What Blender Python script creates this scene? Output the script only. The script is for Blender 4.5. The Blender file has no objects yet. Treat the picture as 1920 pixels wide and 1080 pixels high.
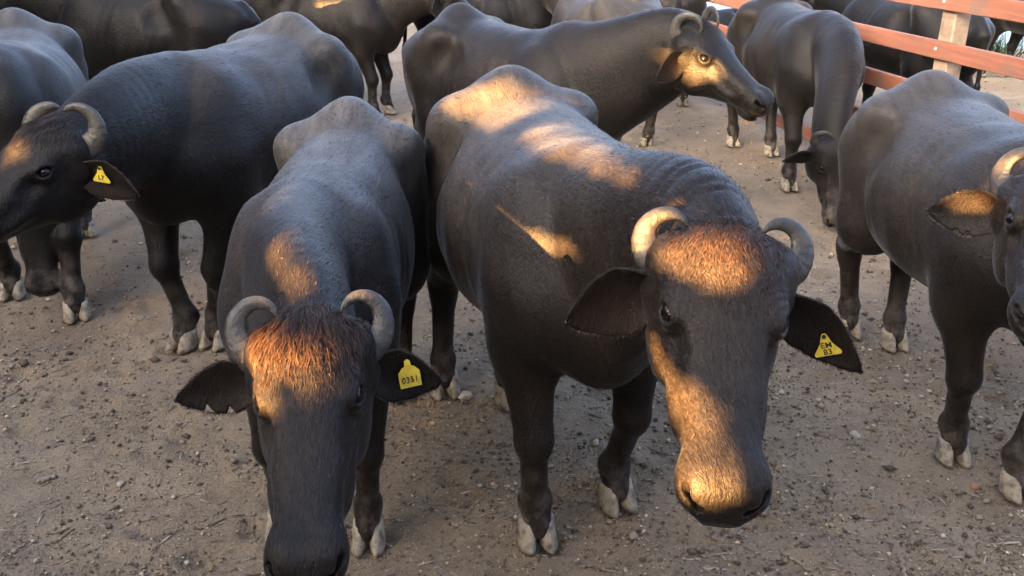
import bpy, math, random
import numpy as np
from mathutils import Matrix, Vector
R = math.radians
rng = np.random.default_rng(7)
random.seed(7)
SC = bpy.context.scene
COL = SC.collection

# ------------------------------------------------------------------ camera
cam = bpy.data.cameras.new('camera')
cam.sensor_width = 36.0
cam.lens = 1729 / 1920 * 36.0
cam.clip_end = 500
cam.clip_start = 0.05
cam_o = bpy.data.objects.new('camera', cam)
COL.objects.link(cam_o)
cam_o.matrix_world = (Matrix.Translation((0, 0, 1.915)) @ Matrix.Rotation(R(90 - 22.28), 4, 'X')
                      @ Matrix.Rotation(R(0.65), 4, 'Z'))
SC.camera = cam_o

# ------------------------------------------------------------------ sky, sun, exposure
SUN_AZ = R(218)      # compass-like: direction the sun stands in, measured from +Y clockwise
SUN_EL = R(10)
world = bpy.data.worlds.new('World')
SC.world = world
world.use_nodes = True
wn = world.node_tree
bg = wn.nodes['Background']
sky = wn.nodes.new('ShaderNodeTexSky')
sky.sky_type = 'NISHITA'
sky.sun_disc = False
sky.sun_elevation = SUN_EL
sky.sun_rotation = SUN_AZ
sky.air_density = 0.4
sky.dust_density = 7.0
sky.ozone_density = 0.4
wn.links.new(sky.outputs[0], bg.inputs[0])
bg.inputs[1].default_value = 0.06
SUN_DIR = Vector((math.sin(SUN_AZ) * math.cos(SUN_EL), math.cos(SUN_AZ) * math.cos(SUN_EL), math.sin(SUN_EL)))  # towards the sun
sl = bpy.data.lights.new('sun', 'SUN')
sl.energy = 4.0
sl.angle = R(0.5)
sl.color = (1.0, 0.51, 0.165)
so = bpy.data.objects.new('sun', sl)
COL.objects.link(so)
so.rotation_euler = SUN_DIR.to_track_quat('Z', 'Y').to_euler()
SC.view_settings.view_transform = 'Standard'
SC.view_settings.look = 'None'
SC.view_settings.gamma = 1.0
SC.view_settings.use_curve_mapping = False
SC.view_settings.exposure = 5.35
SC.render.engine = 'CYCLES'
SC.cycles.use_denoising = True
SC.cycles.max_bounces = 6

# ------------------------------------------------------------------ helpers
def tag(o, label=None, cat=None, group=None, kind=None):
    if label: o['label'] = label
    if cat: o['category'] = cat
    if group: o['group'] = group
    if kind: o['kind'] = kind
    return o

def empty(name, loc=(0, 0, 0), rz=0.0, s=1.0):
    o = bpy.data.objects.new(name, None)
    o.empty_display_size = 0.1
    COL.objects.link(o)
    o.location = loc
    o.rotation_euler = (0, 0, rz)
    o.scale = (s, s, s)
    return o

def mesh_obj(name, V, F, mat, parent=None, smooth=True):
    """V (n,3) array, F list of faces or (m,3)/(m,4) int array -> one mesh object"""
    me = bpy.data.meshes.new(name)
    V = np.asarray(V, dtype=np.float32)
    if isinstance(F, np.ndarray):
        k = F.shape[1]; m = F.shape[0]
        me.vertices.add(len(V)); me.vertices.foreach_set('co', V.ravel())
        me.loops.add(m * k); me.loops.foreach_set('vertex_index', F.astype(np.int32).ravel())
        me.polygons.add(m)
        me.polygons.foreach_set('loop_start', np.arange(0, m * k, k, dtype=np.int32))
        me.polygons.foreach_set('loop_total', np.full(m, k, dtype=np.int32))
        me.update(calc_edges=True)
    else:
        me.from_pydata([tuple(map(float, v)) for v in V], [], F)
        me.update()
    me.validate()
    if smooth:
        me.polygons.foreach_set('use_smooth', np.ones(len(me.polygons), dtype=bool))
    me.materials.append(mat)
    o = bpy.data.objects.new(name, me)
    COL.objects.link(o)
    if parent is not None: o.parent = parent
    return o

def share(name, me, parent=None):
    o = bpy.data.objects.new(name, me)
    COL.objects.link(o)
    if parent is not None: o.parent = parent
    return o

# ---- node material helper
class NM:
    def __init__(self, name):
        self.m = bpy.data.materials.new(name)
        self.m.use_nodes = True
        self.t = self.m.node_tree
        self.b = self.t.nodes['Principled BSDF']
        self.tc = self.t.nodes.new('ShaderNodeTexCoord')
    def n(self, typ, **kw):
        x = self.t.nodes.new(typ)
        for k, v in kw.items(): setattr(x, k, v)
        return x
    def l(self, a, b): self.t.links.new(a, b)
    def mapping(self, scale=(1, 1, 1), rot=(0, 0, 0), coord='Object'):
        mp = self.n('ShaderNodeMapping')
        mp.inputs['Scale'].default_value = scale
        mp.inputs['Rotation'].default_value = rot
        self.l(self.tc.outputs[coord], mp.inputs['Vector'])
        return mp.outputs[0]
    def noise(self, scale, detail=4, rough=.55, vec=None, dist=0.0):
        x = self.n('ShaderNodeTexNoise')
        x.inputs['Scale'].default_value = scale
        x.inputs['Detail'].default_value = detail
        x.inputs['Roughness'].default_value = rough
        x.inputs['Distortion'].default_value = dist
        self.l(vec if vec is not None else self.tc.outputs['Object'], x.inputs['Vector'])
        return x.outputs['Fac']
    def ramp(self, fac, stops):
        x = self.n('ShaderNodeValToRGB')
        e = x.color_ramp.elements
        while len(e) < len(stops): e.new(0.5)
        for i, (p, c) in enumerate(stops):
            e[i].position = p
            e[i].color = (c[0], c[1], c[2], 1) if hasattr(c, '__len__') else (c, c, c, 1)
        self.l(fac, x.inputs[0])
        return x.outputs[0]
    def mix(self, fac, a, b, typ='MIX'):
        x = self.n('ShaderNodeMix', data_type='RGBA', blend_type=typ)
        for s, v in ((x.inputs[0], fac), (x.inputs[6], a), (x.inputs[7], b)):
            if hasattr(v, 'is_output'): self.l(v, s)
            elif hasattr(v, '__len__'): s.default_value = (v[0], v[1], v[2], 1)
            else: s.default_value = v
        return x.outputs[2]
    def math(self, op, a, b=0.0):
        x = self.n('ShaderNodeMath', operation=op)
        for s, v in ((x.inputs[0], a), (x.inputs[1], b)):
            if hasattr(v, 'is_output'): self.l(v, s)
            else: s.default_value = v
        return x.outputs[0]
    def set(self, name, v):
        s = self.b.inputs[name]
        if hasattr(v, 'is_output'): self.l(v, s)
        elif hasattr(v, '__len__') and len(v) == 3: s.default_value = (v[0], v[1], v[2], 1)
        else: s.default_value = v
    def bump(self, h, strength=.3, dist=.01, prev=None):
        x = self.n('ShaderNodeBump')
        x.inputs['Strength'].default_value = strength
        x.inputs['Distance'].default_value = dist
        self.l(h, x.inputs['Height'])
        if prev is not None: self.l(prev, x.inputs['Normal'])
        return x.outputs[0]
    def normal(self, v): self.l(v, self.b.inputs['Normal'])

def hide_material(name, dark, brown, brown_amt, dust, back=0.0):
    k = NM(name)
    n1 = k.noise(3.2, 3, .5)
    fine = k.noise(1.0, 3, .6, vec=k.mapping((38, 190, 80), (0, 0.5, 0)))
    c = k.mix(k.ramp(n1, [(.36, 0), (.68, brown_amt)]), dark, brown)
    n2 = k.noise(9.0, 5, .62)
    c = k.mix(k.ramp(n2, [(.46, 0), (.74, dust)]), c, (.085, .070, .056))
    grain = k.noise(1.0, 2, .6, vec=k.mapping((110, 420, 230), (0, 0.5, 0)))
    c = k.mix(.85, c, k.ramp(fine, [(.28, .35), (.55, .95), (.75, 1.5)]), 'MULTIPLY')
    c = k.mix(.80, c, k.ramp(grain, [(.30, .40), (.52, 1.0), (.72, 1.7)]), 'MULTIPLY')
    sx = k.n('ShaderNodeSeparateXYZ'); k.l(k.tc.outputs['Object'], sx.inputs[0])
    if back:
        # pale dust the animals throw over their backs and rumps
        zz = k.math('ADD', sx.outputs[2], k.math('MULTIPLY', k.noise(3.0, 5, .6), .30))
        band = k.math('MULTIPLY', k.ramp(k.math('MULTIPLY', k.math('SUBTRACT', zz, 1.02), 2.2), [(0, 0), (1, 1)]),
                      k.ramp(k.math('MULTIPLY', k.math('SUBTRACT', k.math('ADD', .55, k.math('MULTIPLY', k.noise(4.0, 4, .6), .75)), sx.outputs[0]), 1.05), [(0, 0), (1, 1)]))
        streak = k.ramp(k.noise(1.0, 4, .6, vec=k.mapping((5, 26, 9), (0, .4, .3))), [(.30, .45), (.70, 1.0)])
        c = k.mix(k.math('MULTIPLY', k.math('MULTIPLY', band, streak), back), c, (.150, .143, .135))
    # dried mud on the lower legs
    low = k.ramp(sx.outputs[2], [(.02, 1.0), (.34, 0.0)])
    mud = k.math('MULTIPLY', low, k.ramp(k.noise(16, 5, .65), [(.42, 0), (.66, .75)]))
    c = k.mix(mud, c, (.15, .125, .10))
    k.set('Base Color', c)
    k.set('Roughness', k.ramp(n2, [(.3, .42), (.7, .55)]))
    k.set('Specular IOR Level', .16)
    k.set('Sheen Weight', .13)
    k.set('Sheen Roughness', .20)
    k.set('Sheen Tint', (.80, .88, .95))
    sk = k.n('ShaderNodeTexVoronoi'); sk.inputs['Scale'].default_value = 95
    k.l(k.tc.outputs['Object'], sk.inputs['Vector'])
    b = k.bump(fine, .55, .006)
    b = k.bump(grain, .45, .003, b)
    b = k.bump(sk.outputs['Distance'], .12, .004, b)
    b = k.bump(k.noise(22, 4, .6), .22, .012, b)
    k.normal(b)
    return k.m

M = {}
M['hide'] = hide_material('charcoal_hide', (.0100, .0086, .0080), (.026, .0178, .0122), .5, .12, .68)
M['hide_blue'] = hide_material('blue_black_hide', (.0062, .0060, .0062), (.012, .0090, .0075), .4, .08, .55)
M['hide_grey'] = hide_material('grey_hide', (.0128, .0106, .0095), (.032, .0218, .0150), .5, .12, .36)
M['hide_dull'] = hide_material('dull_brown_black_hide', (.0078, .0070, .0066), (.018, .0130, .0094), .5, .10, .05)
M['hide_black'] = hide_material('black_hide', (.0040, .0040, .0042), (.008, .0062, .0055), .4, .05, .06)

def simple(name, col, rough=.6, spec=.5, noise=None, bump=None):
    k = NM(name)
    c = col
    if noise:
        sc, col2, lo, hi = noise
        c = k.mix(k.ramp(k.noise(sc, 5, .6), [(lo, 0), (hi, 1)]), col, col2)
    k.set('Base Color', c)
    k.set('Roughness', rough)
    k.set('Specular IOR Level', spec)
    if bump: k.normal(k.bump(k.noise(bump[0], 5, .6), bump[1], bump[2]))
    return k.m

def horn_material():
    k = NM('ridged_horn')
    n = k.noise(14, 5, .6)
    c = k.mix(k.ramp(n, [(.35, 0), (.65, 1)]), (.014, .0135, .013), (.052, .046, .037))
    k.set('Base Color', c)
    k.set('Roughness', .42)
    k.normal(k.bump(k.noise(60, 5, .65), .55, .006))
    return k.m
M['horn'] = horn_material()
M['hoof'] = simple('muddy_hoof', (.30, .255, .185), .7, .3, (30, (.085, .068, .052), .44, .68), (60, .4, .004))
M['eye'] = simple('dark_eye', (.005, .004, .0035), .22, .30)
M['ear'] = hide_material('ear_hide', (.006, .0052, .0050), (.030, .018, .012), .5, .08)
M['muzzle'] = simple('moist_muzzle', (.0185, .0128, .0094), .5, .16, (45, (.010, .0072, .0056), .42, .62), (160, .35, .003))
def strand_material(name, stops, rough, spec):
    k = NM(name)
    g = k.n('ShaderNodeNewGeometry')
    k.set('Base Color', k.ramp(g.outputs['Random Per Island'], stops))
    k.set('Roughness', rough); k.set('Specular IOR Level', spec)
    return k.m
M['hair_dark'] = strand_material('dark_hair', [(0, (.006, .005, .0045)), (.5, (.018, .0128, .0098)), (.85, (.038, .026, .018)), (1, (.085, .066, .050))], .5, .15)
M['hair_rim'] = strand_material('pale_rim_hair', [(0, (.012, .010, .009)), (.6, (.05, .040, .032)), (1, (.14, .115, .09))], .5, .2)
M['hair_brown'] = strand_material('brown_hair', [(0, (.008, .0055, .0040)), (.4, (.022, .0122, .0072)), (.8, (.045, .0220, .0112)), (1, (.075, .040, .020))], .48, .2)
M['tag'] = simple('yellow_tag', (.62, .47, .05), .5, .4, (60, (.40, .30, .06), .5, .75))
M['ink'] = simple('black_ink', (.015, .015, .015), .5)

# ------------------------------------------------------------------ implicit body modelling
def smin(a, b, k):
    h = np.maximum(k - np.abs(a - b), 0) / k
    return np.minimum(a, b) - h * h * (k * np.float32(.25))

class Field:
    def __init__(self):
        self.prims = []      # (fn, lo, hi, k, sign)
        self.disp = []       # (fn, lo, hi)
    def add(self, fn, lo, hi, k=.05, sign=1):
        self.prims.append((fn, np.asarray(lo, np.float32), np.asarray(hi, np.float32), k, sign))
    def ellipsoid(self, c, r, k=.05, sign=1, M3=None):
        c = np.asarray(c, np.float32); r = np.asarray(r, np.float32)
        R_ = max(r)
        f32 = np.float32
        i0, i1, i2 = (f32(1 / q) for q in r)
        if M3 is not None: m = [[f32(M3[i, j]) for j in range(3)] for i in range(3)]
        def fn(X, Y, Z):
            x = X - c[0]; y = Y - c[1]; z = Z - c[2]
            if M3 is not None:
                x, y, z = (x * m[0][j] + y * m[1][j] + z * m[2][j] for j in range(3))
            x = x * i0; y = y * i1; z = z * i2
            l = np.sqrt(x * x + y * y + z * z) + f32(1e-6)
            x *= i0; y *= i1; z *= i2
            return l * (l - f32(1)) / (np.sqrt(x * x + y * y + z * z) + f32(1e-5))
        self.add(fn, c - R_, c + R_, k, sign)
    def cone(self, a, b, ra, rb, k=.05, sign=1, squash=None):
        """rounded cone a->b ; squash=(axis, factor) flattens along a direction"""
        a = np.asarray(a, np.float32); b = np.asarray(b, np.float32)
        ab = b - a
        il = np.float32(1 / (float(ab @ ab) + 1e-9))
        ra = np.float32(ra); dr = np.float32(rb) - ra
        if squash is not None:
            ax, fa = squash; fa = np.float32(1 / fa - 1)
        def fn(X, Y, Z):
            x = X - a[0]; y = Y - a[1]; z = Z - a[2]
            t = (x * ab[0] + y * ab[1] + z * ab[2]) * il
            np.clip(t, 0, 1, out=t)
            x -= t * ab[0]; y -= t * ab[1]; z -= t * ab[2]
            if squash is not None:
                w = (x * ax[0] + y * ax[1] + z * ax[2]) * fa
                x += w * ax[0]; y += w * ax[1]; z += w * ax[2]
            return np.sqrt(x * x + y * y + z * z) - (ra + dr * t)
        rm = max(ra, rb)
        self.add(fn, np.minimum(a, b) - rm, np.maximum(a, b) + rm, k, sign)
    def eval(self, P):
        P = np.asarray(P, np.float32)
        lo = P.min(0); hi = P.max(0)
        d = np.full(len(P), .5, np.float32)
        X, Y, Z = (np.ascontiguousarray(P[:, i]) for i in range(3))
        if getattr(self, 'np_', 0) != len(self.prims):
            self.np_ = len(self.prims)
            km = np.array([p[3] + .06 for p in self.prims])[:, None]
            self.LO = np.array([p[1] for p in self.prims]) - km; self.HI = np.array([p[2] for p in self.prims]) + km
        for i in np.flatnonzero(((lo <= self.HI) & (hi >= self.LO)).all(1)):
            fn, l, h, k, s = self.prims[i]
            v = fn(X, Y, Z)
            k = np.float32(k)
            d = smin(d, v, k) if s > 0 else -smin(-d, v, k)
        for fn, l, h in self.disp:
            if (lo > h).any() or (hi < l).any(): continue
            d = d + fn(P).astype(np.float32)
        return d
    def eval_big(self, P, n=3000):
        """spatially sorted chunks so that far primitives are skipped"""
        key = np.floor((P - P.min(0)) / .22).astype(np.int64)
        o = np.argsort(key[:, 0] * 10000 + key[:, 2] * 100 + key[:, 1], kind='stable')
        out = np.empty(len(P), np.float32)
        Q = P[o].astype(np.float32)
        kk = (key[:, 0] * 10000 + key[:, 2] * 100 + key[:, 1])[o]
        cuts = np.flatnonzero(np.diff(kk)) + 1
        st = np.concatenate([[0], cuts]); en = np.concatenate([cuts, [len(P)]])
        res = np.empty(len(P), np.float32)
        for a, b in zip(st, en): res[a:b] = self.eval(Q[a:b])
        out[o] = res
        return out
    def mesh(self, lo, hi, h, keep=None):
        """sparse surface nets between lo and hi with cell h ; keep(P)->bool mask of wanted vertices"""
        B = 4
        lo = np.asarray(lo, np.float32); hi = np.asarray(hi, np.float32)
        nb = np.ceil((hi - lo) / (h * B)).astype(int)
        bi = np.stack(np.meshgrid(*[np.arange(x) for x in nb], indexing='ij'), -1).reshape(-1, 3)
        bc = lo + (bi + .5) * (h * B)
        db = self.eval_big(bc.astype(np.float32))
        near = np.abs(db) < h * B * 1.05 + .010
        n = nb * B
        F = np.repeat(np.repeat(np.repeat(np.where(db < 0, -1, 1).astype(np.float32).reshape(nb), B, 0), B, 1), B, 2)
        off = np.stack(np.meshgrid(*[np.arange(B)] * 3, indexing='ij'), -1).reshape(-1, 3)
        cells = (bi[near][:, None, :] * B + off[None]).reshape(-1, 3)
        F[cells[:, 0], cells[:, 1], cells[:, 2]] = self.eval_big((lo + cells * h).astype(np.float32))
        ins = F < 0
        a = ins[:-1, :-1, :-1].astype(np.int8)
        s = a.copy()
        for dx, dy, dz in [(1,0,0),(0,1,0),(0,0,1),(1,1,0),(1,0,1),(0,1,1),(1,1,1)]:
            s += ins[dx:n[0]-1+dx, dy:n[1]-1+dy, dz:n[2]-1+dz]
        act = np.argwhere((s > 0) & (s < 8))
        idx = np.full(s.shape, -1, np.int32)
        idx[act[:, 0], act[:, 1], act[:, 2]] = np.arange(len(act))
        V = np.zeros((len(act), 3), np.float32); C = np.zeros(len(act), np.float32)
        corners = np.array([(i, j, k) for i in (0,1) for j in (0,1) for k in (0,1)])
        vals = [F[act[:, 0]+c[0], act[:, 1]+c[1], act[:, 2]+c[2]] for c in corners]
        for i in range(8):
            for j in range(i + 1, 8):
                if np.abs(corners[i] - corners[j]).sum() != 1: continue
                fa, fb = vals[i], vals[j]
                cr = (fa < 0) != (fb < 0)
                t = np.where(cr, fa / np.where(cr, fa - fb, 1), 0)
                p = corners[i] + t[:, None] * (corners[j] - corners[i])
                V += np.where(cr[:, None], p, 0); C += cr
        V = lo + (act + V / C[:, None]) * h
        Q = []
        for ax in range(3):
            e = [slice(None)] * 3; e2 = [slice(None)] * 3
            e[ax] = slice(0, -1); e2[ax] = slice(1, None)
            x0 = ins[tuple(e)]; x1 = ins[tuple(e2)]
            ch = np.argwhere(x0 != x1)
            u, v = [(1, 2), (2, 0), (0, 1)][ax]
            ch = ch[(ch[:, u] > 0) & (ch[:, v] > 0) & (ch[:, u] < n[u] - 1) & (ch[:, v] < n[v] - 1)]
            du = np.zeros(3, int); dv = np.zeros(3, int); du[u] = 1; dv[v] = 1
            g = lambda c: idx[c[:, 0], c[:, 1], c[:, 2]]
            q = np.stack([g(ch - du - dv), g(ch - dv), g(ch), g(ch - du)], 1)
            flip = ~ins[ch[:, 0], ch[:, 1], ch[:, 2]]
            q[flip] = q[flip][:, ::-1]
            Q.append(q)
        Q = np.concatenate(Q)
        Q = Q[(Q >= 0).all(1)]
        # settle the vertices onto the surface
        for _ in range(1):
            e = h * .25
            d0 = self.eval_big(V)
            g = np.stack([self.eval_big(V + np.eye(3, dtype=np.float32)[i] * e) - d0 for i in range(3)], 1) / e
            gl = (g * g).sum(1) + 1e-6
            st = np.clip(d0 / np.sqrt(gl), -h, h)
            V = V - (st / np.sqrt(gl))[:, None] * g * .95
        Nn = g / np.sqrt(gl)[:, None]
        if keep is not None:
            kv = keep(V)
            Q = Q[kv[Q].any(1)]
        return V, Q, Nn

def smooth_table(xs, ys, n=240):
    t = np.linspace(xs[0], xs[-1], n)
    # monotone-ish cubic through the knots
    y = np.interp(t, xs, ys)
    w = max(3, int(n * .045)) | 1
    k = np.hanning(w + 2)[1:-1]; k /= k.sum()
    yp = np.pad(y, w, mode='edge')
    return t.astype(np.float32), np.convolve(yp, k, 'same')[w:-w].astype(np.float32)

TX = [-.84, -.78, -.66, -.46, -.32, -.12, .10, .30, .45, .58, .68, .77]
TORSO = {k: smooth_table(TX, v) for k, v in {
    'top': [1.02, 1.12, 1.210, 1.285, 1.280, 1.264, 1.25, 1.265, 1.27, 1.21, 1.12, 1.00],
    'bot': [.92, .84, .76, .70, .645, .59, .575, .585, .60, .62, .68, .80],
    'wid': [.03, .135, .205, .245, .278, .345, .350, .305, .265, .225, .17, .05],
    'mid': [.97, .98, .98, .98, .94, .88, .86, .88, .90, .90, .90, .90],
    'nt':  [2.0, 2.0, 2.05, 2.05, 2.1, 2.2, 2.2, 2.05, 1.9, 1.85, 2.0, 2.0]}.items()}

HU = [-.07, -.03, .03, .09, .15, .21, .28, .36, .43, .475, .515, .545]
HEAD = {k: smooth_table(HU, v) for k, v in {
    'top': [-.07, -.02, .022, .042, .040, .024, .006, -.004, -.008, -.012, -.035, -.075],
    'bot': [-.12, -.17, -.215, -.235, -.240, -.232, -.200, -.168, -.148, -.143, -.132, -.10],
    'wid': [.05, .100, .126, .128, .118, .106, .086, .073, .069, .075, .069, .03],
    'mid': [-.09, -.085, -.08, -.075, -.08, -.08, -.075, -.07, -.068, -.07, -.075, -.085],
    'nt':  [2.0, 2.2, 2.5, 2.6, 2.6, 2.7, 2.8, 2.8, 2.7, 2.5, 2.4, 2.0]}.items()}

def pack(tab):
    T = tab['top'][0]
    return (np.float32(T[0]), np.float32(T[-1]), np.float32((len(T) - 1) / (T[-1] - T[0])),
            [np.ascontiguousarray(tab[k][1], dtype=np.float32) for k in ('top', 'bot', 'wid', 'mid', 'nt')])
TORSO = pack(TORSO); HEAD = pack(HEAD)

def loft(tab, x, y, z, nb=2.15):
    """x along, y lateral, z vertical: distance to a lofted super-ellipse"""
    x0, x1, sc, arr = tab
    g = np.clip((x - x0) * sc, 0, len(arr[0]) - 1.001)
    i = g.astype(np.int32); fr = g - i
    top, bot, wid, mid, nt = ((a[i] + (a[i + 1] - a[i]) * fr).astype(np.float32) for a in arr)
    up = z > mid
    hh = np.where(up, top - mid, mid - bot)
    n = np.where(up, nt, np.float32(nb))
    v = (np.abs(y / wid) ** n + np.abs((z - mid) / hh) ** n) ** (1 / n)
    d = (v - 1) * np.minimum(wid, hh) * np.float32(.92)
    ex = np.maximum(np.maximum(x0 - x, x - x1), 0)
    return np.sqrt(np.maximum(d, 0) ** 2 + ex ** 2) + np.minimum(d, 0) * (ex <= 0)

def catmull(P, n):
    P = np.asarray(P, float)
    Q = np.concatenate([[2 * P[0] - P[1]], P, [2 * P[-1] - P[-2]]])
    t = np.linspace(0, len(P) - 1 - 1e-6, n)
    i = t.astype(int); f = (t - i)[:, None]
    a, b, c, d = Q[i], Q[i + 1], Q[i + 2], Q[i + 3]
    return .5 * (2 * b + (c - a) * f + (2 * a - 5 * b + 4 * c - d) * f ** 2 + (3 * b - a - 3 * c + d) * f ** 3)

def head_axes(yaw, pitch, roll):
    u = np.array([math.cos(yaw) * math.cos(pitch), math.sin(yaw) * math.cos(pitch), -math.sin(pitch)])
    w0 = np.array([-math.sin(yaw), math.cos(yaw), 0.0]); v0 = np.cross(u, w0)
    w = w0 * math.cos(roll) + v0 * math.sin(roll)
    return np.stack([u, w, np.cross(u, w)], 1)       # columns u, w(left), v(up)

EYE = (.162, .098, -.020)      # u, w, v in the head frame
DEF_FEET = {'FL': (.52, .16), 'FR': (.52, -.16), 'HL': (-.62, .16), 'HR': (-.62, -.16)}

def build_field(feet, poll, A, opt):
    f = Field()
    W = opt.get('girth', 1.0)
    f.add(lambda x, y, z: loft(TORSO, x, y * np.float32(1 / W), z), (-.86, -.40 * W, .48), (.80, .40 * W, 1.36), .06)
    for s in (1, -1):
        f.cone((-.43, 0, 1.238), (-.37, s * .20, 1.160), .070, .072, .12)        # hip bones
        f.ellipsoid((-.365, s * .236, 1.165), (.058, .040, .046), .10)
        f.cone((-.40, s * .215, 1.14), (-.76, s * .10, 1.045), .065, .055, .12)    # rump to pin bone
        f.ellipsoid((.43, s * .170, .92), (.14, .085, .25), .15, 1)               # shoulder
        f.ellipsoid((.60, s * .14, .84), (.10, .10, .12), .08)
        f.ellipsoid((-.228, s * .345, 1.095), (.085, .085, .090), .10, -1)        # hollow of the flank
        # front leg
        x, y = feet['FL' if s > 0 else 'FR']
        kx = .5 + (x - .52) * .55 + .03; ky = s * .175 + (y - s * .16) * .55
        f.cone((.46, s * .165, .86), (.43, s * .18, .66), .135, .100, .08)
        f.cone((.43, s * .18, .68), (kx, ky, .385), .092, .058, .06)
        f.ellipsoid((kx + .008, ky, .375), (.056, .053, .066), .03)
        f.cone((kx, ky, .36), (x, y, .14), .046, .041, .03)
        f.ellipsoid((x, y, .135), (.052, .052, .05), .03)
        f.cone((x, y, .13), (x + .035, y, .062), .045, .047, .025)
        # hind leg
        x, y = feet['HL' if s > 0 else 'HR']
        hx = -.70 + (x + .62) * .75; hy = s * .165 + (y - s * .16) * .7
        f.cone((-.50, s * .135, .98), (-.40, s * .185, .68), .19, .125, .09)
        f.ellipsoid((-.60, s * .125, .88), (.15, .10, .23), .08)
        f.cone((-.42, s * .18, .70), (hx + .03, hy, .47), .125, .062, .08)
        f.cone((hx, hy, .485), (hx + .03, hy, .40), .045, .048, .04)
        f.cone((hx + .03, hy, .44), (x, y, .145), .050, .042, .04)
        f.ellipsoid((x, y, .135), (.050, .050, .05), .03)
        f.cone((x, y, .13), (x + .035, y, .062), .043, .046, .025)
    f.cone((-.54, 0, 1.250), (-.41, 0, 1.290), .028, .026, .07)     # sacral ridge
    # tail
    f.cone((-.76, 0, 1.13), (-.855, 0, 1.02), .045, .033, .05)
    f.cone((-.855, 0, 1.02), (-.875, .01, .62), .030, .019, .03)
    f.cone((-.875, .01, .62), (-.865, .02, .42), .030, .012, .02)
    # neck: curved chain of squashed cones from the chest to the back of the skull
    u, w, v = A[:, 0], A[:, 1], A[:, 2]
    hb = poll + u * .03 - v * .105
    s0 = np.array([.47, 0, 1.03]); 
    L = np.linalg.norm(hb - s0)
    c1 = s0 + np.array([.42 * L, 0, opt.get('arch', .02)])
    back = -u * .30 * L + np.array([0, 0, .0])
    c2 = hb + back
    t = np.linspace(0, 1, 11)[:, None]
    N = (1 - t) ** 3 * s0 + 3 * t * (1 - t) ** 2 * c1 + 3 * t * t * (1 - t) * c2 + t ** 3 * hb
    rad = np.interp(t[:, 0], [0, .3, .6, .85, 1], [.235, .215, .175, .145, .128]) * opt.get('neck', 1.0)
    for i in range(10):
        tan = N[i + 1] - N[i]; tan /= np.linalg.norm(tan)
        up = np.array([0, 0, 1.0]) * (1 - t[i]) + v * t[i] + np.array([.001, 0, 0])
        side = np.cross(up, tan); side /= np.linalg.norm(side)
        f.cone(N[i], N[i + 1], rad[i], rad[i + 1], .05, 1, (side.astype(np.float32), .66))
    f.cone((.60, 0, .80), N[4] - np.array([0, 0, .11]), .135, .075, .10)        # brisket and dewlap
    f.ellipsoid((.62, 0, .74), (.11, .09, .12), .08)
    if opt.get('dewlap'):
        f.cone((.64, 0, .88), N[7] - np.array([0, 0, .13]), .16, opt['dewlap'], .10)
    # head
    Af = A.astype(np.float32); pf = poll.astype(np.float32)
    hp = lambda *c: poll + A @ np.array(c, float)
    def head_loft(x, y, z):
        x = x - pf[0]; y = y - pf[1]; z = z - pf[2]
        q = [x * Af[0, j] + y * Af[1, j] + z * Af[2, j] for j in range(3)]
        return loft(HEAD, *q, 2.3)
    f.add(head_loft, *_box([hp(a, b, c) for a in (-.07, .55) for b in (-.13, .13) for c in (-.25, .06)]), .04)
    f.ellipsoid(hp(.055, 0, -.01), (.095, .118, .070), .05, 1, Af)               # crown
    f.ellipsoid(hp(.497, 0, -.060), (.042, .064, .042), .03, 1, Af)               # muzzle pad
    f.ellipsoid(hp(.455, 0, -.150), (.060, .047, .027), .012, 1, Af)             # chin
    for s in (1, -1):
        f.ellipsoid(hp(.115, s * .088, -.165), (.105, .036, .075), .05, 1, Af)   # cheek
        f.ellipsoid(hp(.475, s * .044, -.048), (.045, .031, .036), .035, 1, Af)   # nostril wing
        f.ellipsoid(hp(.055, s * .120, -.085), (.045, .035, .040), .04, 1, Af)   # ear root
        f.ellipsoid(hp(.030, s * .108, -.025), (.045, .040, .040), .04, 1, Af)   # horn boss
        f.ellipsoid(hp(.30, s * .070, -.10), (.075, .022, .020), .03, 1, Af)     # face crest
        if opt.get('fine', True):
            f.ellipsoid(hp(EYE[0] - .016, s * (EYE[1] - .010), EYE[2] + .020), (.044, .028, .020), .025, 1, Af)
            f.ellipsoid(hp(EYE[0] + .070, s * .100, -.030), (.040, .020, .022), .035, -1, Af)   # brow
            f.ellipsoid(hp(EYE[0], s * (EYE[1] - .001), EYE[2]), (.035, .027, .028), .018, 1, Af)   # lids
            f.ellipsoid(hp(EYE[0] + .008, s * (EYE[1] + .019), EYE[2] + .013), np.array((.024, .022, .0155)) * opt.get('eye', 1.0), .006, -1, Af)
            f.cone(hp(.522, s * .040, -.056), hp(.502, s * .066, -.036), .0125, .0085, .012, -1)     # nostril
    f.neck = N
    Nf = N.astype(np.float32)
    amp = opt.get('wrinkle', .0030)
    def wrinkle(P):
        # folds running round the neck
        seg = Nf[1:] - Nf[:-1]
        X, Y, Z = (np.ascontiguousarray(P[:, i]) for i in range(3))
        best = np.full(len(P), 9., np.float32); tt = np.zeros(len(P), np.float32)
        for i in range(2, len(seg)):
            x = X - Nf[i, 0]; y = Y - Nf[i, 1]; z = Z - Nf[i, 2]; g = seg[i]
            tl = np.clip((x * g[0] + y * g[1] + z * g[2]) / (g @ g), 0, 1)
            x -= tl * g[0]; y -= tl * g[1]; z -= tl * g[2]
            d = x * x + y * y + z * z
            m = d < best
            best = np.where(m, d, best); tt = np.where(m, (i + tl) / np.float32(len(seg)), tt)
        best = np.sqrt(best)
        mask = np.clip((tt - .28) / .25, 0, 1) * np.clip((.995 - tt) / .08, 0, 1) * (best < .30)
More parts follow.
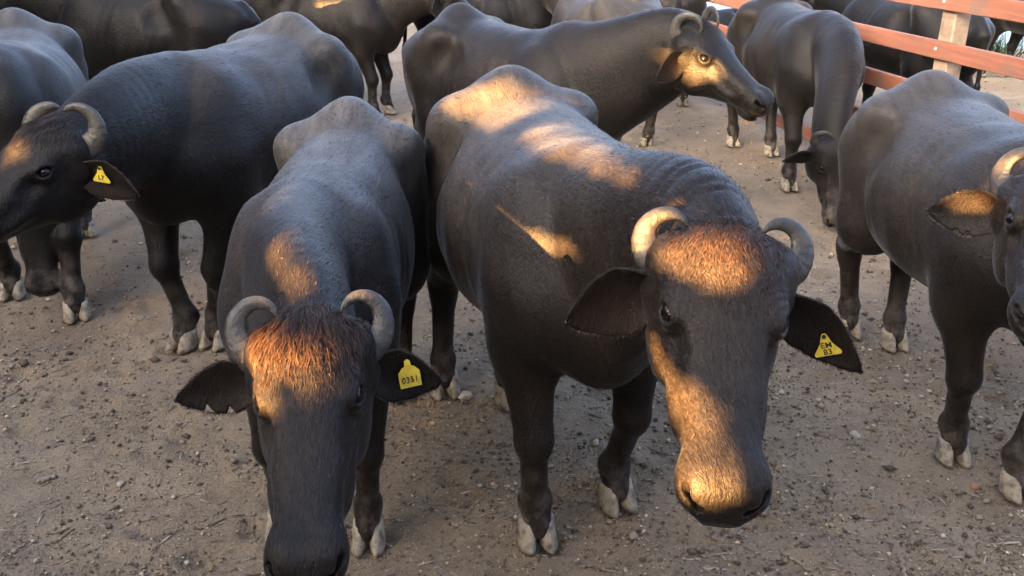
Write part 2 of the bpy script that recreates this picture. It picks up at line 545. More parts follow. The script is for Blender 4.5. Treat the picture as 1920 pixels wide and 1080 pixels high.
        ph = tt * L / .040 * 6.283 + 1.6 * np.sin(P[:, 2] * 11 + P[:, 1] * 6) + .8 * np.sin(P[:, 1] * 23)
        return amp * mask * (1 - np.abs(np.sin(ph * .5)) * 1.6) * (.55 + .45 * np.sin(P[:, 2] * 17 + P[:, 0] * 9))
    bx = _box(list(N[3:]))
    f.disp.append((wrinkle, bx[0] - .24, bx[1] + .24))
    ra = opt.get('ribs', .0024)
    def ribs(P):
        x = P[:, 0] + .35 * (P[:, 2] - 1.0)
        m = np.clip((P[:, 0] + .30) / .12, 0, 1) * np.clip((.34 - P[:, 0]) / .15, 0, 1) * np.clip((np.abs(P[:, 1]) - .14) / .08, 0, 1) \
            * np.clip((P[:, 2] - .70) / .15, 0, 1) * np.clip((1.22 - P[:, 2]) / .10, 0, 1)
        return ra * m * np.sin(x / .082 * 6.283 + .9 * np.sin(P[:, 2] * 9)) * (.5 + .5 * np.sin(P[:, 0] * 11 + P[:, 2] * 5 + opt.get('seed', 0)))
    if opt.get('fine', True) and opt.get('brow', 0):
        ec = [hp(EYE[0] + .004, sg * EYE[1], EYE[2]).astype(np.float32) for sg in (1, -1)]
        def brow(P):
            out = np.zeros(len(P), np.float32)
            for c in ec:
                q = (P - c) @ Af
                r = np.sqrt((q * q).sum(1))
                up = np.clip((.02 - q[:, 0]) / .03, 0, 1) * np.clip((q[:, 2] + .01) / .02, 0, 1)
                out += opt['brow'] * np.sin(r / .0125 * 6.283) * np.clip((r - .036) / .01, 0, 1) * np.clip((.088 - r) / .03, 0, 1) * up
            return out
        f.disp.append((brow, np.minimum(*ec) - .1, np.maximum(*ec) + .1))
    f.disp.append((ribs, np.array([-.32, -.5, .65]), np.array([.36, .5, 1.3])))
    f.disp.append((lambda P: .0035 * np.sin(P[:, 0] * 13 + 2 * np.sin(P[:, 2] * 7)) * np.sin(P[:, 1] * 15 + 1.3 * np.sin(P[:, 0] * 9)) * np.sin(P[:, 2] * 11 + 1),
                   np.array([-2., -2, .5]), np.array([.7, 2, 2.])))
    return f

def _box(pts):
    p = np.array(pts)
    return p.min(0).astype(np.float32), p.max(0).astype(np.float32)

def tube(path, ra, rb, nseg=14, ridge=0.0, ref=None, shape=2.0):
    """tube along path; ra/rb half axes per point; returns V,F"""
    n = len(path)
    T = np.gradient(path, axis=0); T /= np.linalg.norm(T, axis=1)[:, None]
    up = np.asarray(ref, float)
    V = []
    for i in range(n):
        a = up - T[i] * (up @ T[i]); a /= np.linalg.norm(a) + 1e-9
        up = a
        b = np.cross(T[i], a)
        th = np.linspace(0, 2 * math.pi, nseg, endpoint=False)
        c, s = np.cos(th), np.sin(th)
        rr = 1.0
        V.append(path[i] + np.outer(c * ra[i] * rr, a) + np.outer(s * rb[i] * rr, b))
    V = np.concatenate(V)
    F = []
    for i in range(n - 1):
        for j in range(nseg):
            k = (j + 1) % nseg
            F.append((i * nseg + j, i * nseg + k, (i + 1) * nseg + k, (i + 1) * nseg + j))
    F.append(tuple(range(nseg))[::-1]); F.append(tuple(range((n - 1) * nseg, n * nseg)))
    return V, F

def horn_mesh(poll, A, s, hs=1.0, e1=(-.45, .85, -.25), e2=(-.62, -.15, .75), arc=255, rad=.056, drift=(0, 0, 0)):
    """spiral horn: leaves the skull along e1 and curls towards e2 (head frame u, w, v)"""
    e1 = np.array(e1, float); e1 /= np.linalg.norm(e1)
    e2 = np.array(e2, float); e2 -= e1 * (e1 @ e2); e2 /= np.linalg.norm(e2)
    n = 84
    t = np.linspace(0, 1, n)
    th = np.radians(arc) * t
    dth = np.radians(arc) / (n - 1)
    rho = rad * hs * np.interp(t, [0, .25, .7, 1], [1.25, 1.08, .92, .72])
    step = (rho * dth)[:, None] * (np.cos(th)[:, None] * e1 + np.sin(th)[:, None] * e2)
    p = np.array([.042, .088, -.028]) + np.concatenate([[np.zeros(3)], np.cumsum(step, 0)[:-1]]) + t[:, None] ** 1.5 * np.array(drift)
    p = p + e1 * .010
    p[:, 1] *= s
    r = np.interp(t, [0, .10, .3, .55, .78, .93, 1], [.034, .030, .0220, .0150, .0105, .0055, .002]) * hs
    ridge = 1 + .085 * np.abs(np.sin(t * 38 + .6 * np.sin(t * 21))) * np.clip(1.05 - t * 1.4, 0, 1)
    P = poll + p @ A.T
    nrm = np.cross(e1, e2); nrm[1] *= s
    return tube(P, r * ridge * .58, r * ridge * 1.26, 18, ref=A @ nrm)

def ear_frame(poll, A, s, d, nrm):
    """d, nrm in the head frame given for the left ear (u, w, v)"""
    d = np.array([d[0], d[1] * s, d[2]], float); d /= np.linalg.norm(d)
    nv = np.array([nrm[0], nrm[1] * s, nrm[2]], float); nv -= d * (nv @ d); nv /= np.linalg.norm(nv)
    sd = np.cross(nv, d)
    base = np.array([.062, .118 * s, -.082])
    return poll + A @ base, A @ d, A @ nv, A @ sd

def ear_point(fr, sv, tv, L, Wd, droop, off=0.0):
    b, d, nv, sd = fr
    prof = np.interp(sv, [0, .1, .25, .42, .6, .76, .87, .94, .98, 1], [.42, .60, .84, 1.0, .97, .83, .64, .45, .27, .05])
    cup = np.interp(sv, [0, .15, .4, .8, 1], [.9, .75, .42, .16, .05])
    hw = Wd * prof
    ang = tv * (0.5 + cup * 1.25)
    lat = hw * np.sin(ang) / np.maximum(.5 + cup * .3, .62)
    dep = hw * (1 - np.cos(ang)) * .95
    x = L * (sv - .06 * tv * tv * sv)
    P = b + np.outer(x, d) + np.outer(lat, sd) + np.outer(dep - .012 * np.sin(sv * 3.1), nv)
    P[:, 2] -= droop * sv ** 2
    return P

def ear_mesh(poll, A, s, e):
    L = e.get('L', .205); Wd = e.get('W', .052)
    fr = ear_frame(poll, A, s, e['d'], e['n'])
    ns, nt = 26, 17
    sv, tv = np.meshgrid(np.linspace(0, 1, ns), np.linspace(-1, 1, nt), indexing='ij')
    tv = tv.copy()
    for (pos, width, depth, side) in e.get('notch', []):
        cut = depth * np.clip(1 - np.abs(sv - pos) / width, 0, 1)
        if side > 0: tv = np.where(tv > 0, tv * (1 - cut), tv)
        else: tv = np.where(tv < 0, tv * (1 - cut), tv)
    tv = tv * (1 + .03 * np.sin(sv * 21) * np.abs(tv))
    P = ear_point(fr, sv.ravel(), tv.ravel(), L, Wd, e.get('droop', .02))
    G = P.reshape(ns, nt, 3)
    du = np.gradient(G, axis=0); dv = np.gradient(G, axis=1)
    nn = np.cross(du, dv); nn /= np.linalg.norm(nn, axis=2)[..., None] + 1e-9
    th = (.0065 * (1 - .6 * sv) + .0020)[..., None] * np.clip(1.25 - np.abs(tv) ** 3, .25, 1)[..., None]
    G1 = G + nn * th; G2 = G - nn * th
    V = np.concatenate([G1.reshape(-1, 3), G2.reshape(-1, 3)])
    n = ns * nt
    F = []
    for i in range(ns - 1):
        for j in range(nt - 1):
            a = i * nt + j
            F.append((a, a + nt, a + nt + 1, a + 1))
            F.append((n + a, n + a + 1, n + a + nt + 1, n + a + nt))
    rim = [i * nt for i in range(ns)] + [(ns - 1) * nt + j for j in range(1, nt)] + [i * nt + nt - 1 for i in range(ns - 2, -1, -1)]
    for a, b in zip(rim[:-1], rim[1:]): F.append((a, n + a, n + b, b))
    return V, F, fr

def hoof_mesh(x, y, yaw, spread=.0035):
    """two claws and two dew claws; the toe points along yaw (local)"""
    V, F = [], []
    for s in (1, -1):
        rows = []
        nz, na = 5, 14
        for k in range(nz):
            z = [0.0, .012, .035, .060, .080][k]
            q = z / .080
            cx = .035 - .030 * q
            lx = .068 - .020 * q; wy = .035 - .003 * q
            th = np.linspace(0, 2 * math.pi, na, endpoint=False)
            px = np.cos(th); py = np.sin(th)
            toe = np.where(px > 0, 1.0, .75)
            X = cx + lx * px * toe
            Y = wy * np.sign(py) * np.abs(py) ** .8 * (1 - .30 * np.clip(px, 0, 1) ** 2)
            inner = Y * s < 0
            Y = np.where(inner, Y * .72, Y)
            Y = Y + s * (wy * .72 + spread * (1 - q * .4) + .005 * np.clip(px, 0, 1) * (1 - q))
            rows.append(np.stack([X, Y, np.full(na, z)], 1))
        b = len(V) and sum(len(v) for v in V) or 0
        V.append(np.concatenate(rows))
        for k in range(nz - 1):
            for j in range(na):
                j2 = (j + 1) % na
                F.append((b + k * na + j, b + k * na + j2, b + (k + 1) * na + j2, b + (k + 1) * na + j))
        F.append(tuple(b + j for j in range(na))[::-1]); F.append(tuple(b + (nz - 1) * na + j for j in range(na)))
        # dew claw
        b = sum(len(v) for v in V)
        dc = np.array([(-.045, s * .026, .105)])
        o = np.array([(0, 0, -.022), (.016, 0, 0), (0, .013, 0), (-.016, 0, 0), (0, -.013, 0), (0, 0, .016)])
        V.append(dc + o)
        F += [(b, b+2, b+1), (b, b+3, b+2), (b, b+4, b+3), (b, b+1, b+4), (b+5, b+1, b+2), (b+5, b+2, b+3), (b+5, b+3, b+4), (b+5, b+4, b+1)]
    V = np.concatenate(V)
    c, s_ = math.cos(yaw), math.sin(yaw)
    V = np.stack([x + V[:, 0] * c - V[:, 1] * s_, y + V[:, 0] * s_ + V[:, 1] * c, V[:, 2] + .002], 1)
    return V, F

def hair_strips(P, D, Nn, length, width, curl=.3, nseg=3):
    """P roots, D growth directions (unit), Nn normals; tapered ribbons"""
    n = len(P)
    length = np.broadcast_to(length, (n,))
    side = np.cross(D, Nn); side /= np.linalg.norm(side, axis=1)[:, None] + 1e-9
    tw = rng.uniform(-1, 1, (n, 1))
    side = side * np.sqrt(1 - .5 * tw ** 2) + Nn * tw * .7
    rows = []
    for k in range(nseg + 1):
        t = k / nseg
        c = P + D * (length * t)[:, None] - Nn * (length * curl * t * t)[:, None]
        w = width * (1 - t * .92)
        rows.append(c - side * w); rows.append(c + side * w)
    V = np.stack(rows, 1)          # n, 2(nseg+1), 3
    m = 2 * (nseg + 1)
    base = (np.arange(n) * m)[:, None]
    Q = np.concatenate([base + np.array([2*k, 2*k+1, 2*k+3, 2*k+2]) for k in range(nseg)])
    return V.reshape(-1, 3), Q

def text_mesh(txt, size, mat, name, parent, Mw):
    cu = bpy.data.curves.new('t', 'FONT')
    cu.body = txt; cu.size = size; cu.align_x = 'CENTER'; cu.align_y = 'CENTER'
    cu.extrude = .0006; cu.offset = size * .006; cu.resolution_u = 3
    cu.space_line = .85
    to = bpy.data.objects.new('t', cu); COL.objects.link(to)
    dg = bpy.context.evaluated_depsgraph_get()
    me = bpy.data.meshes.new_from_object(to.evaluated_get(dg))
    bpy.data.objects.remove(to); bpy.data.curves.remove(cu)
    me.transform(Mw)
    me.materials.clear(); me.materials.append(mat)
    return share(name, me, parent)

def plate(poly, thick, Mw):
    n = len(poly)
    V = [(x, y, thick / 2) for x, y in poly] + [(x, y, -thick / 2) for x, y in poly]
    F = [tuple(range(n)), tuple(range(2 * n - 1, n - 1, -1))]
    for i in range(n):
        j = (i + 1) % n
        F.append((i, n + i, n + j, j))
    V = np.array([Mw @ Vector(v) for v in V])
    return V, F

EARS = dict(d=(.12, 1.0, -.22), n=(.75, -.12, .45))
HIP = 'water buffaloes of the herd'

def buffalo(label, loc, heading, s=1.0, head=None, feet=None, mat='hide', cell=.009, hcell=.005, ears=None, tags=(),
            crown=None, coat=0, horn=1.0, opt=None, feet_world=None, lateral=1.0):
    """loc=(x,y); heading in degrees; head=(poll world xyz, yaw, pitch, roll degrees, world)"""
    opt = opt or {}
    root = empty('water_buffalo', (loc[0], loc[1], loc[2] if len(loc) > 2 else 0), R(heading), s)
    tag(root, label, 'buffalo', HIP)
    root.scale = (s, s * lateral, s)
    ca, sa = math.cos(R(heading)), math.sin(R(heading))
    def tolocal(p):
        dx, dy = p[0] - loc[0], p[1] - loc[1]
        return np.array([(dx * ca + dy * sa) / s, (-dx * sa + dy * ca) / (s * lateral)] + ([p[2] / s] if len(p) > 2 else []))
    ft = dict(DEF_FEET)
    if feet: ft.update(feet)
    if feet_world:
        for k, p in feet_world.items():
            q = tolocal(p); q[0] -= .04
            ft[k] = (q[0], q[1])
    if head:
        poll = tolocal(head[0]); A = head_axes(R(head[1] - heading), R(head[2]), R(head[3]))
    else:
        poll = np.array([1.18, .02, 1.22]); A = head_axes(0, R(30), 0)
    f = build_field(ft, poll, A, opt)
    lo = np.array([-.95, -.48, .03]); hi = np.array([.95, .48, 1.45])
    hc = poll + A @ np.array([.22, 0, -.09])
    lo = np.minimum(lo, np.minimum(hc - .42, f.neck.min(0) - .28)); hi = np.maximum(hi, np.maximum(hc + .42, f.neck.max(0) + .28))
    lo[2] = max(lo[2], .03)
    for p in ft.values():
        lo[:2] = np.minimum(lo[:2], np.array(p) - .12); hi[:2] = np.maximum(hi[:2], np.array(p) + .12)
    if hcell < cell:
        def in_head(P): return ((P - poll) @ A[:, 0] > -.03) & (np.linalg.norm(P - hc, axis=1) < .40)
        V1, Q1, N1 = f.mesh(lo, hi, cell, lambda P: ~in_head(P))
        V2, Q2, N2 = f.mesh(hc - .44, hc + .44, hcell, in_head)
        V = np.concatenate([V1, V2]); Q = np.concatenate([Q1, Q2 + len(V1)]); Nn = np.concatenate([N1, N2])
        used = np.unique(Q); mp = np.zeros(len(V), np.int64); mp[used] = np.arange(len(used))
        V, Nn, Q = V[used], Nn[used], mp[Q]
    else:
        V, Q, Nn = f.mesh(lo, hi, cell)
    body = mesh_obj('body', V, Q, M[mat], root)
    for sgn in (1, -1):
        hk = dict(opt.get('horn', {}))
        if sgn < 0: hk.update(opt.get('horn_right', {}))
        v, fc = horn_mesh(poll, A, sgn, horn, **hk)
        mesh_obj('horn', v, fc, M['horn'], root)
        ev, ef = uv_ball(poll + A @ np.array([EYE[0], sgn * (EYE[1] + .001), EYE[2] + .001]), .0218)
        mesh_obj('eye', ev, ef, M['eye'], root)
        e = dict(EARS)
        if ears and sgn in ears: e.update(ears[sgn])
        v, fc, fr = ear_mesh(poll, A, sgn, e)
        ear = mesh_obj('ear', v, fc, M['ear'], root)
        if coat:
            # soft hair along the rim and inside the cup
            m = 900
            sv = rng.uniform(.02, .98, m); rim = rng.uniform(0, 1, m) < .6
            tv = np.where(rim, np.sign(rng.uniform(-1, 1, m)) * rng.uniform(.9, 1.0, m), rng.uniform(-.8, .8, m))
            sv = np.where(rim, sv, sv * .6)
            Pe = ear_point(fr, sv, tv, e.get('L', .205), e.get('W', .052), e.get('droop', .02))
            De = fr[1] * .8 + np.outer(tv * rim, fr[3]) * .7 + fr[2] * rng.uniform(.1, .5, (m, 1)) + rng.normal(0, .2, (m, 3))
            De /= np.linalg.norm(De, axis=1)[:, None]
            hv, hq_ = hair_strips(Pe, De, np.tile(fr[2], (m, 1)), rng.uniform(.005, .012, m), .0006, .1, 2)
            mesh_obj('ear_hair', hv, hq_, M['hair_rim'], ear)
        for tg in tags:
            if tg['side'] != sgn: continue
            make_tag(ear, fr, e, tg)
    for k, (x, y) in ft.items():
        v, fc = hoof_mesh(x + .012, y, opt.get('toe', {}).get(k, (.12 if k[1] == 'L' else -.12) * .6))
        mesh_obj('hoof', v, fc, M['hoof'], root)
    if crown:
        n, ln, mt = crown
        q = (V - poll) @ A
        c = np.flatnonzero((q[:, 0] > -.04) & (q[:, 0] < .185) & (np.abs(q[:, 1]) < .118) & (q[:, 2] > -.03) & ((Nn @ A)[:, 2] > .05))
        wgt = np.clip(1.15 - q[c, 0] / .15, .05, 1) * np.clip(1.25 - np.abs(q[c, 1]) / .11, .15, 1)
        pk = rng.choice(c, n, p=wgt / wgt.sum())
        jit = rng.normal(0, .003, (n, 3))
        P = V[pk] + jit; qq = q[pk]
        d = np.stack([.55 + .35 * np.clip(qq[:, 0] / .12, -1, 1), qq[:, 1] * 4.2 + rng.normal(0, .16, n), rng.normal(.0, .10, n)], 1)
        # locks: neighbouring hairs lean the same way
        lock = np.sin(qq[:, 1] * 150 + np.sin(qq[:, 0] * 40) * 1.5)
        d[:, 1] += lock * .22
        D = d @ A.T
        D -= Nn[pk] * (D * Nn[pk]).sum(1)[:, None]
        D /= np.linalg.norm(D, axis=1)[:, None]
        D = D + Nn[pk] * rng.uniform(.25, .55, (n, 1)); D /= np.linalg.norm(D, axis=1)[:, None]
        hv, hq_ = hair_strips(P - Nn[pk] * .004, D, Nn[pk], rng.uniform(.55, 1.1, n) * ln * np.clip(1.15 - .65 * qq[:, 0] / .16, .35, 1), .0011, .38, 3)
        mesh_obj('crown_hair', hv, hq_, M[mt], root)
    if coat:
        q = (V - poll) @ A
        onhead = (q[:, 0] > .0) & (np.linalg.norm(V - hc, axis=1) < .40)
        ok = np.flatnonzero((V[:, 2] > .30) & ~(onhead & ((q[:, 0] > .47) | (np.linalg.norm(np.stack([q[:, 0] - EYE[0], np.abs(q[:, 1]) - EYE[1], q[:, 2] - EYE[2]], 1), axis=1) < .045))))
        pw = np.where(onhead[ok], (hcell / cell) ** 2 * 2.2, 1.0); pw /= pw.sum()
        n = coat
        pk = rng.choice(ok, n, p=pw)
        oh = onhead[pk]
        P = V[pk] + rng.normal(0, .003, (n, 3))
        D = np.stack([-.8 + .25 * np.sin(V[pk, 2] * 9), .15 * np.sin(V[pk, 0] * 8), -.55 + .3 * np.sin(V[pk, 0] * 7)], 1) + rng.normal(0, .22, (n, 3))
        Dh = np.stack([np.full(n, .9) - 1.6 * (np.abs(q[pk, 1]) < .06) * (q[pk, 0] < .30), q[pk, 1] * 5, rng.normal(0, .3, n)], 1) @ A.T + rng.normal(0, .25, (n, 3))
        D = np.where(oh[:, None], Dh, D)
        D -= Nn[pk] * (D * Nn[pk]).sum(1)[:, None]
        D /= np.linalg.norm(D, axis=1)[:, None]
        D = D + Nn[pk] * rng.uniform(.10, .42, (n, 1)); D /= np.linalg.norm(D, axis=1)[:, None]
        hv, hq_ = hair_strips(P - Nn[pk] * .003, D, Nn[pk], np.where(oh, rng.uniform(.007, .015, n), rng.uniform(.012, .026, n)), np.where(oh, .0006, .0010)[:, None], .2, 1)
        mesh_obj('coat_hair', hv, hq_, M['hair_dark'], root)
    return root

def uv_ball(c, r, nu=14, nv=9):
    V = [c + np.array([0, 0, r])]
    for i in range(1, nv):
        a = math.pi * i / nv
        for j in range(nu):
            b = 2 * math.pi * j / nu
            V.append(c + r * np.array([math.sin(a) * math.cos(b), math.sin(a) * math.sin(b), math.cos(a)]))
    V.append(c - np.array([0, 0, r]))
    F = []
    for j in range(nu):
        F.append((0, 1 + j, 1 + (j + 1) % nu))
        for i in range(nv - 2):
            a = 1 + i * nu
            F.append((a + j, a + nu + j, a + nu + (j + 1) % nu, a + (j + 1) % nu))
        F.append((len(V) - 1, 1 + (nv - 2) * nu + (j + 1) % nu, 1 + (nv - 2) * nu + j))
    return np.array(V), F

def make_tag(ear, fr, e, tg):
    """tag plate lying in front of the ear, hung from a stud; tg: side, s, t, size, text, roll"""
    L = e.get('L', .205); Wd = e.get('W', .052)
    p = ear_point(fr, np.array([tg['s']]), np.array([tg['t']]), L, Wd, e.get('droop', .02))[0]
    z = fr[2] * 1.0 + np.array(tg.get('lean', (0, 0, 0)), float)
    z = z / np.linalg.norm(z)
    up = np.array([0, 0, 1.0]); up = up - z * (up @ z); up /= np.linalg.norm(up)
    x = np.cross(up, z)
    r = tg.get('roll', 0.0)
    x, up = x * math.cos(r) + up * math.sin(r), up * math.cos(r) - x * math.sin(r)
    k = tg['size']
    o = p + z * .016 - up * k * tg.get('drop', .1)
    Mw = Matrix(((x[0], up[0], z[0], o[0]), (x[1], up[1], z[1], o[1]), (x[2], up[2], z[2], o[2]), (0, 0, 0, 1)))
    if tg['shape'] == 'house':
        poly = [(-.5, -.50), (.5, -.50), (.5, .18), (.30, .40), (.16, .46), (.13, .70), (0, .78), (-.13, .70), (-.16, .46), (-.30, .40), (-.5, .18)]
    else:
        poly = [(-.62, -.46), (-.56, -.52), (.56, -.52), (.62, -.46), (.60, -.34), (.28, .10), (.16, .46), (.08, .62), (-.08, .62), (-.16, .46), (-.28, .10), (-.60, -.34)]
    v, fc = plate([(a * k, b * k) for a, b in poly], .0018, Mw)
    t = mesh_obj('ear_tag', v, fc, M['tag'], ear, smooth=False)
    if tg.get('text'):
        text_mesh(tg['text'], tg['ts'] * k, M['ink'], 'number', t, Mw @ Matrix.Translation((0, tg.get('ty', -.18) * k, .0018)))
    # stud
    th = np.linspace(0, 2 * math.pi, 10, endpoint=False)
    v, fc = plate([(.10 * k * math.cos(a), .10 * k * math.sin(a)) for a in th], .010, Mw @ Matrix.Translation((0, .50 * k, 0)))
    mesh_obj('stud', v, fc, M['ink'] if tg['shape'] != 'house' else M['tag'], t, smooth=False)
# ------------------------------------------------------------------ ground
def vnoise(x, y, f, seed):
    """cheap value noise"""
    xi = np.floor(x * f).astype(np.int64); yi = np.floor(y * f).astype(np.int64)
    fx = x * f - xi; fy = y * f - yi
    fx = fx * fx * (3 - 2 * fx); fy = fy * fy * (3 - 2 * fy)
    def hsh(a, b):
        n = (a * 374761393 + b * 668265263 + seed * 144665) & 0xffffffff
        n = ((n ^ (n >> 13)) * 1274126177) & 0xffffffff
        return ((n ^ (n >> 16)) & 0xffff) / 65535.0
    return (hsh(xi, yi) * (1 - fx) + hsh(xi + 1, yi) * fx) * (1 - fy) + (hsh(xi, yi + 1) * (1 - fx) + hsh(xi + 1, yi + 1) * fx) * fy

PR = np.random.default_rng(5)
PRINTS = [(PR.uniform(-2.6, 2.6) * (.5 + yy * .2), yy, PR.uniform(0, 3.14), PR.uniform(.6, 1.2)) for yy in PR.uniform(1.7, 7.0, 260)]
def ground_z(x, y):
    dent = np.zeros(np.shape(x))
    for px, py, a, m in PRINTS:
        sel = np.abs(y - py) < .16
        dx = x[sel] - px; dy = y[sel] - py
        u = dx * math.cos(a) + dy * math.sin(a); w = -dx * math.sin(a) + dy * math.cos(a)
        q = (u / .060) ** 2 + (w / .050) ** 2
        dent[sel] += m * (.010 * np.exp(-(q - 1.9) ** 2) - .024 * np.exp(-q ** 2) * (1 - .6 * np.exp(-(w / .010) ** 2)))
    return ground_base(x, y) + dent
def ground_base(x, y):
    z = .020 * (vnoise(x, y, 1.3, 1) - .5) + .026 * (vnoise(x, y, 4.1, 2) - .5) + .018 * (vnoise(x, y, 10.5, 3) - .5)
    z = z + .011 * (vnoise(x, y, 25., 4) - .5) * (.4 + 1.2 * vnoise(x, y, 1.9, 5))
    return z

def soil_material():
    k = NM('trodden_earth')
    big = k.noise(.9, 4, .6)
    mid = k.noise(5.5, 6, .68)
    fine = k.noise(58, 6, .72)
    c = k.mix(k.ramp(big, [(.36, 0), (.62, 1)]), (.205, .155, .096), (.320, .248, .160))
    c = k.mix(k.ramp(mid, [(.38, .0), (.66, .62)]), c, (.110, .080, .054))
    c = k.mix(k.ramp(fine, [(.36, 0), (.72, .75)]), c, (.30, .24, .168))
    spk = k.n('ShaderNodeTexVoronoi'); spk.inputs['Scale'].default_value = 85
    k.l(k.tc.outputs['Object'], spk.inputs['Vector'])
    c = k.mix(k.ramp(spk.outputs['Distance'], [(.12, .35), (.30, 0)]), c, (.34, .28, .205))
    warm = k.noise(.55, 3, .5)
    c = k.mix(k.ramp(warm, [(.46, 0), (.66, .55)]), c, (.245, .165, .098))
    damp = k.noise(.8, 4, .6, dist=.6)
    c = k.mix(k.ramp(damp, [(.55, 0), (.70, .5)]), c, (.085, .068, .052))
    # worn pale gravel beyond the fence
    sx = k.n('ShaderNodeSeparateXYZ'); k.l(k.tc.outputs['Object'], sx.inputs[0])
    k.set('Base Color', c)
    k.set('Roughness', .93)
    k.set('Specular IOR Level', .25)
    b = k.bump(mid, .6, .03)
    b = k.bump(fine, 1.0, .014, b)
    b = k.bump(spk.outputs['Distance'], .5, .008, b)
    k.normal(b)
    return k.m
M['soil'] = soil_material()
def ground():
    xs = np.unique(np.concatenate([np.linspace(-150, -4, 26), np.linspace(-4, 4, 401), np.linspace(4, 150, 26)]))
    ys = np.unique(np.concatenate([np.linspace(-60, 1.5, 14), np.linspace(1.5, 6.0, 231), np.linspace(6, 14, 101), np.linspace(14, 220, 30)]))
    X, Y = np.meshgrid(xs, ys, indexing='ij')
    fade = np.clip((9 - np.abs(X)) / 4, 0, 1) * np.clip((22 - Y) / 8, 0, 1) * np.clip((Y + 5) / 3, 0, 1)
    Z = ground_z(X, Y) * fade - .012
    # the pond lies in a hollow
    px = (X - 5.5) / 5.0; py = (Y - 21.5) / 7.0
    Z = Z - .9 * np.clip(1.15 - (px ** 2 + py ** 2), 0, 1) ** .6 * (Y > 13)
    V = np.stack([X, Y, Z], -1).reshape(-1, 3)
    ny = len(ys)
    i, j = np.meshgrid(np.arange(len(xs) - 1), np.arange(ny - 1), indexing='ij')
    a = (i * ny + j).ravel()
    Q = np.stack([a, a + ny, a + ny + 1, a + 1], 1)
    tag(mesh_obj('ground', V, Q, M['soil']), 'trodden grey brown earth of the corral', None, None, 'structure')
ground()
def water():
    k = NM('pond_water')
    k.set('Base Color', (.03, .05, .05)); k.set('Roughness', .06); k.set('IOR', 1.33)
    k.normal(k.bump(k.noise(2.2, 3, .5), .05, .05))
    th = np.linspace(0, 2 * math.pi, 60, endpoint=False)
    V = np.concatenate([[(5.5, 21.5, -.16)], np.stack([5.5 + 5.2 * np.cos(th), 21.5 + 7.4 * np.sin(th), np.full(60, -.16)], 1)])
    F = [(0, 1 + i, 1 + (i + 1) % 60) for i in range(60)]
    tag(mesh_obj('pond', V, F, k.m), 'pale pond beyond the fence', None, None, 'structure')
water()

# ------------------------------------------------------------------ the herd
B = {}
B['A'] = buffalo('buffalo with shaggy brown crown and a yellow 0351 ear tag, head lowered', (-.592, 2.907), -89.7, .952,
    head=((-.404, 1.680, 1.132), -81.1, 27.0, .6), feet_world={'FL': (-.459, 2.461), 'FR': (-.75, 2.52)}, mat='hide',
    lateral=.90, cell=.0115, hcell=.0052, crown=(9000, .050, 'hair_brown'), coat=75000, horn=1.0, opt=dict(wrinkle=.0012, brow=.0006, girth=.86, horn=dict(e1=(.06, 1, -.1), e2=(-.80, 0, .60), arc=262, rad=.055)),
    ears={1: dict(d=(.04, 1, -.10), L=.19, W=.046), -1: dict(d=(.02, 1, -.08), L=.205, W=.046, notch=[(.42, .06, .45, 1), (.68, .06, .5, 1)])},
    tags=[dict(side=1, s=.56, t=.1, size=.052, text='0351', ts=.40, shape='house', roll=.15, ty=-.16)])
B['B'] = buffalo('buffalo facing the camera with sunlit orange muzzle and a triangular yellow tag', (.105, 3.03), -74.6, 1.023,
    head=((.432, 1.776, 1.290), -96.7, 35.0, -4.3), feet_world={'FR': (.093, 2.485), 'FL': (.372, 2.695), 'HR': (-.281, 3.489), 'HL': (-.006, 3.403)},
    mat='hide_grey', cell=.0115, hcell=.0052, crown=(9000, .020, 'hair_brown'), coat=75000, horn=.98, opt=dict(wrinkle=.0034, brow=.0011, horn=dict(e1=(-.05, 1, -.2), e2=(-.85, -.05, .5), arc=250, rad=.050)),
    ears={1: dict(d=(.50, 1, -.36), L=.225, W=.042), -1: dict(d=(.34, 1, -.25), L=.200, W=.060)},
    tags=[dict(side=1, s=.60, t=-.1, size=.043, text='EM\n83', ts=.42, shape='flare', roll=.35, ty=-.15)])
B['C'] = buffalo('grey buffalo cut off by the right edge of the picture', (1.753, 3.434), -87.0, .978,
    head=((1.465, 2.39, 1.25), -117, 20, 0), feet_world={'FR': (1.683, 3.01), 'FL': (1.815, 2.787), 'HR': (1.661, 4.133), 'HL': (1.829, 3.988)},
    mat='hide_grey', cell=.013, hcell=.008, crown=(2500, .03, 'hair_brown'), coat=40000, horn=1.05,
    ears={-1: dict(d=(-.02, 1, .02), n=(.75, 0, .35), notch=[(.42, .05, .4, 1), (.58, .05, .35, 1)])})
B['D'] = buffalo('blue-black buffalo at left turning its head away, small flared yellow tag in its ear', (-1.297, 4.422), -109.0, 1.052,
    head=((-1.612, 3.241, 1.172), -125, 28, -6), feet_world={'FR': (-1.539, 3.9), 'FL': (-1.40, 3.932)}, mat='hide_blue',
    cell=.0135, hcell=.0075, crown=(3500, .04, 'hair_dark'), coat=40000, horn=1.2, opt=dict(horn=dict(e1=(-.55, .80, -.20), e2=(-.45, -.15, .75), arc=225, rad=.058), horn_right=dict(e1=(-.2, .35, .75), e2=(-.65, -.6, .1), arc=150, rad=.055)),
    ears={1: dict(d=(-.25, 1, -.45))},
    tags=[dict(side=1, s=.35, t=.2, size=.05, text='L7', ts=.45, shape='flare', roll=-.1)])
B['E'] = buffalo('buffalo at the left edge with its muzzle down between its front hooves', (-2.617, 4.87), -68.4, 1.025,
    head=((-2.36, 4.33, .66), -72, 74, 0), feet_world={'FR': (-2.636, 4.483), 'FL': (-2.181, 4.22)}, mat='hide_blue', cell=.015, hcell=.010)
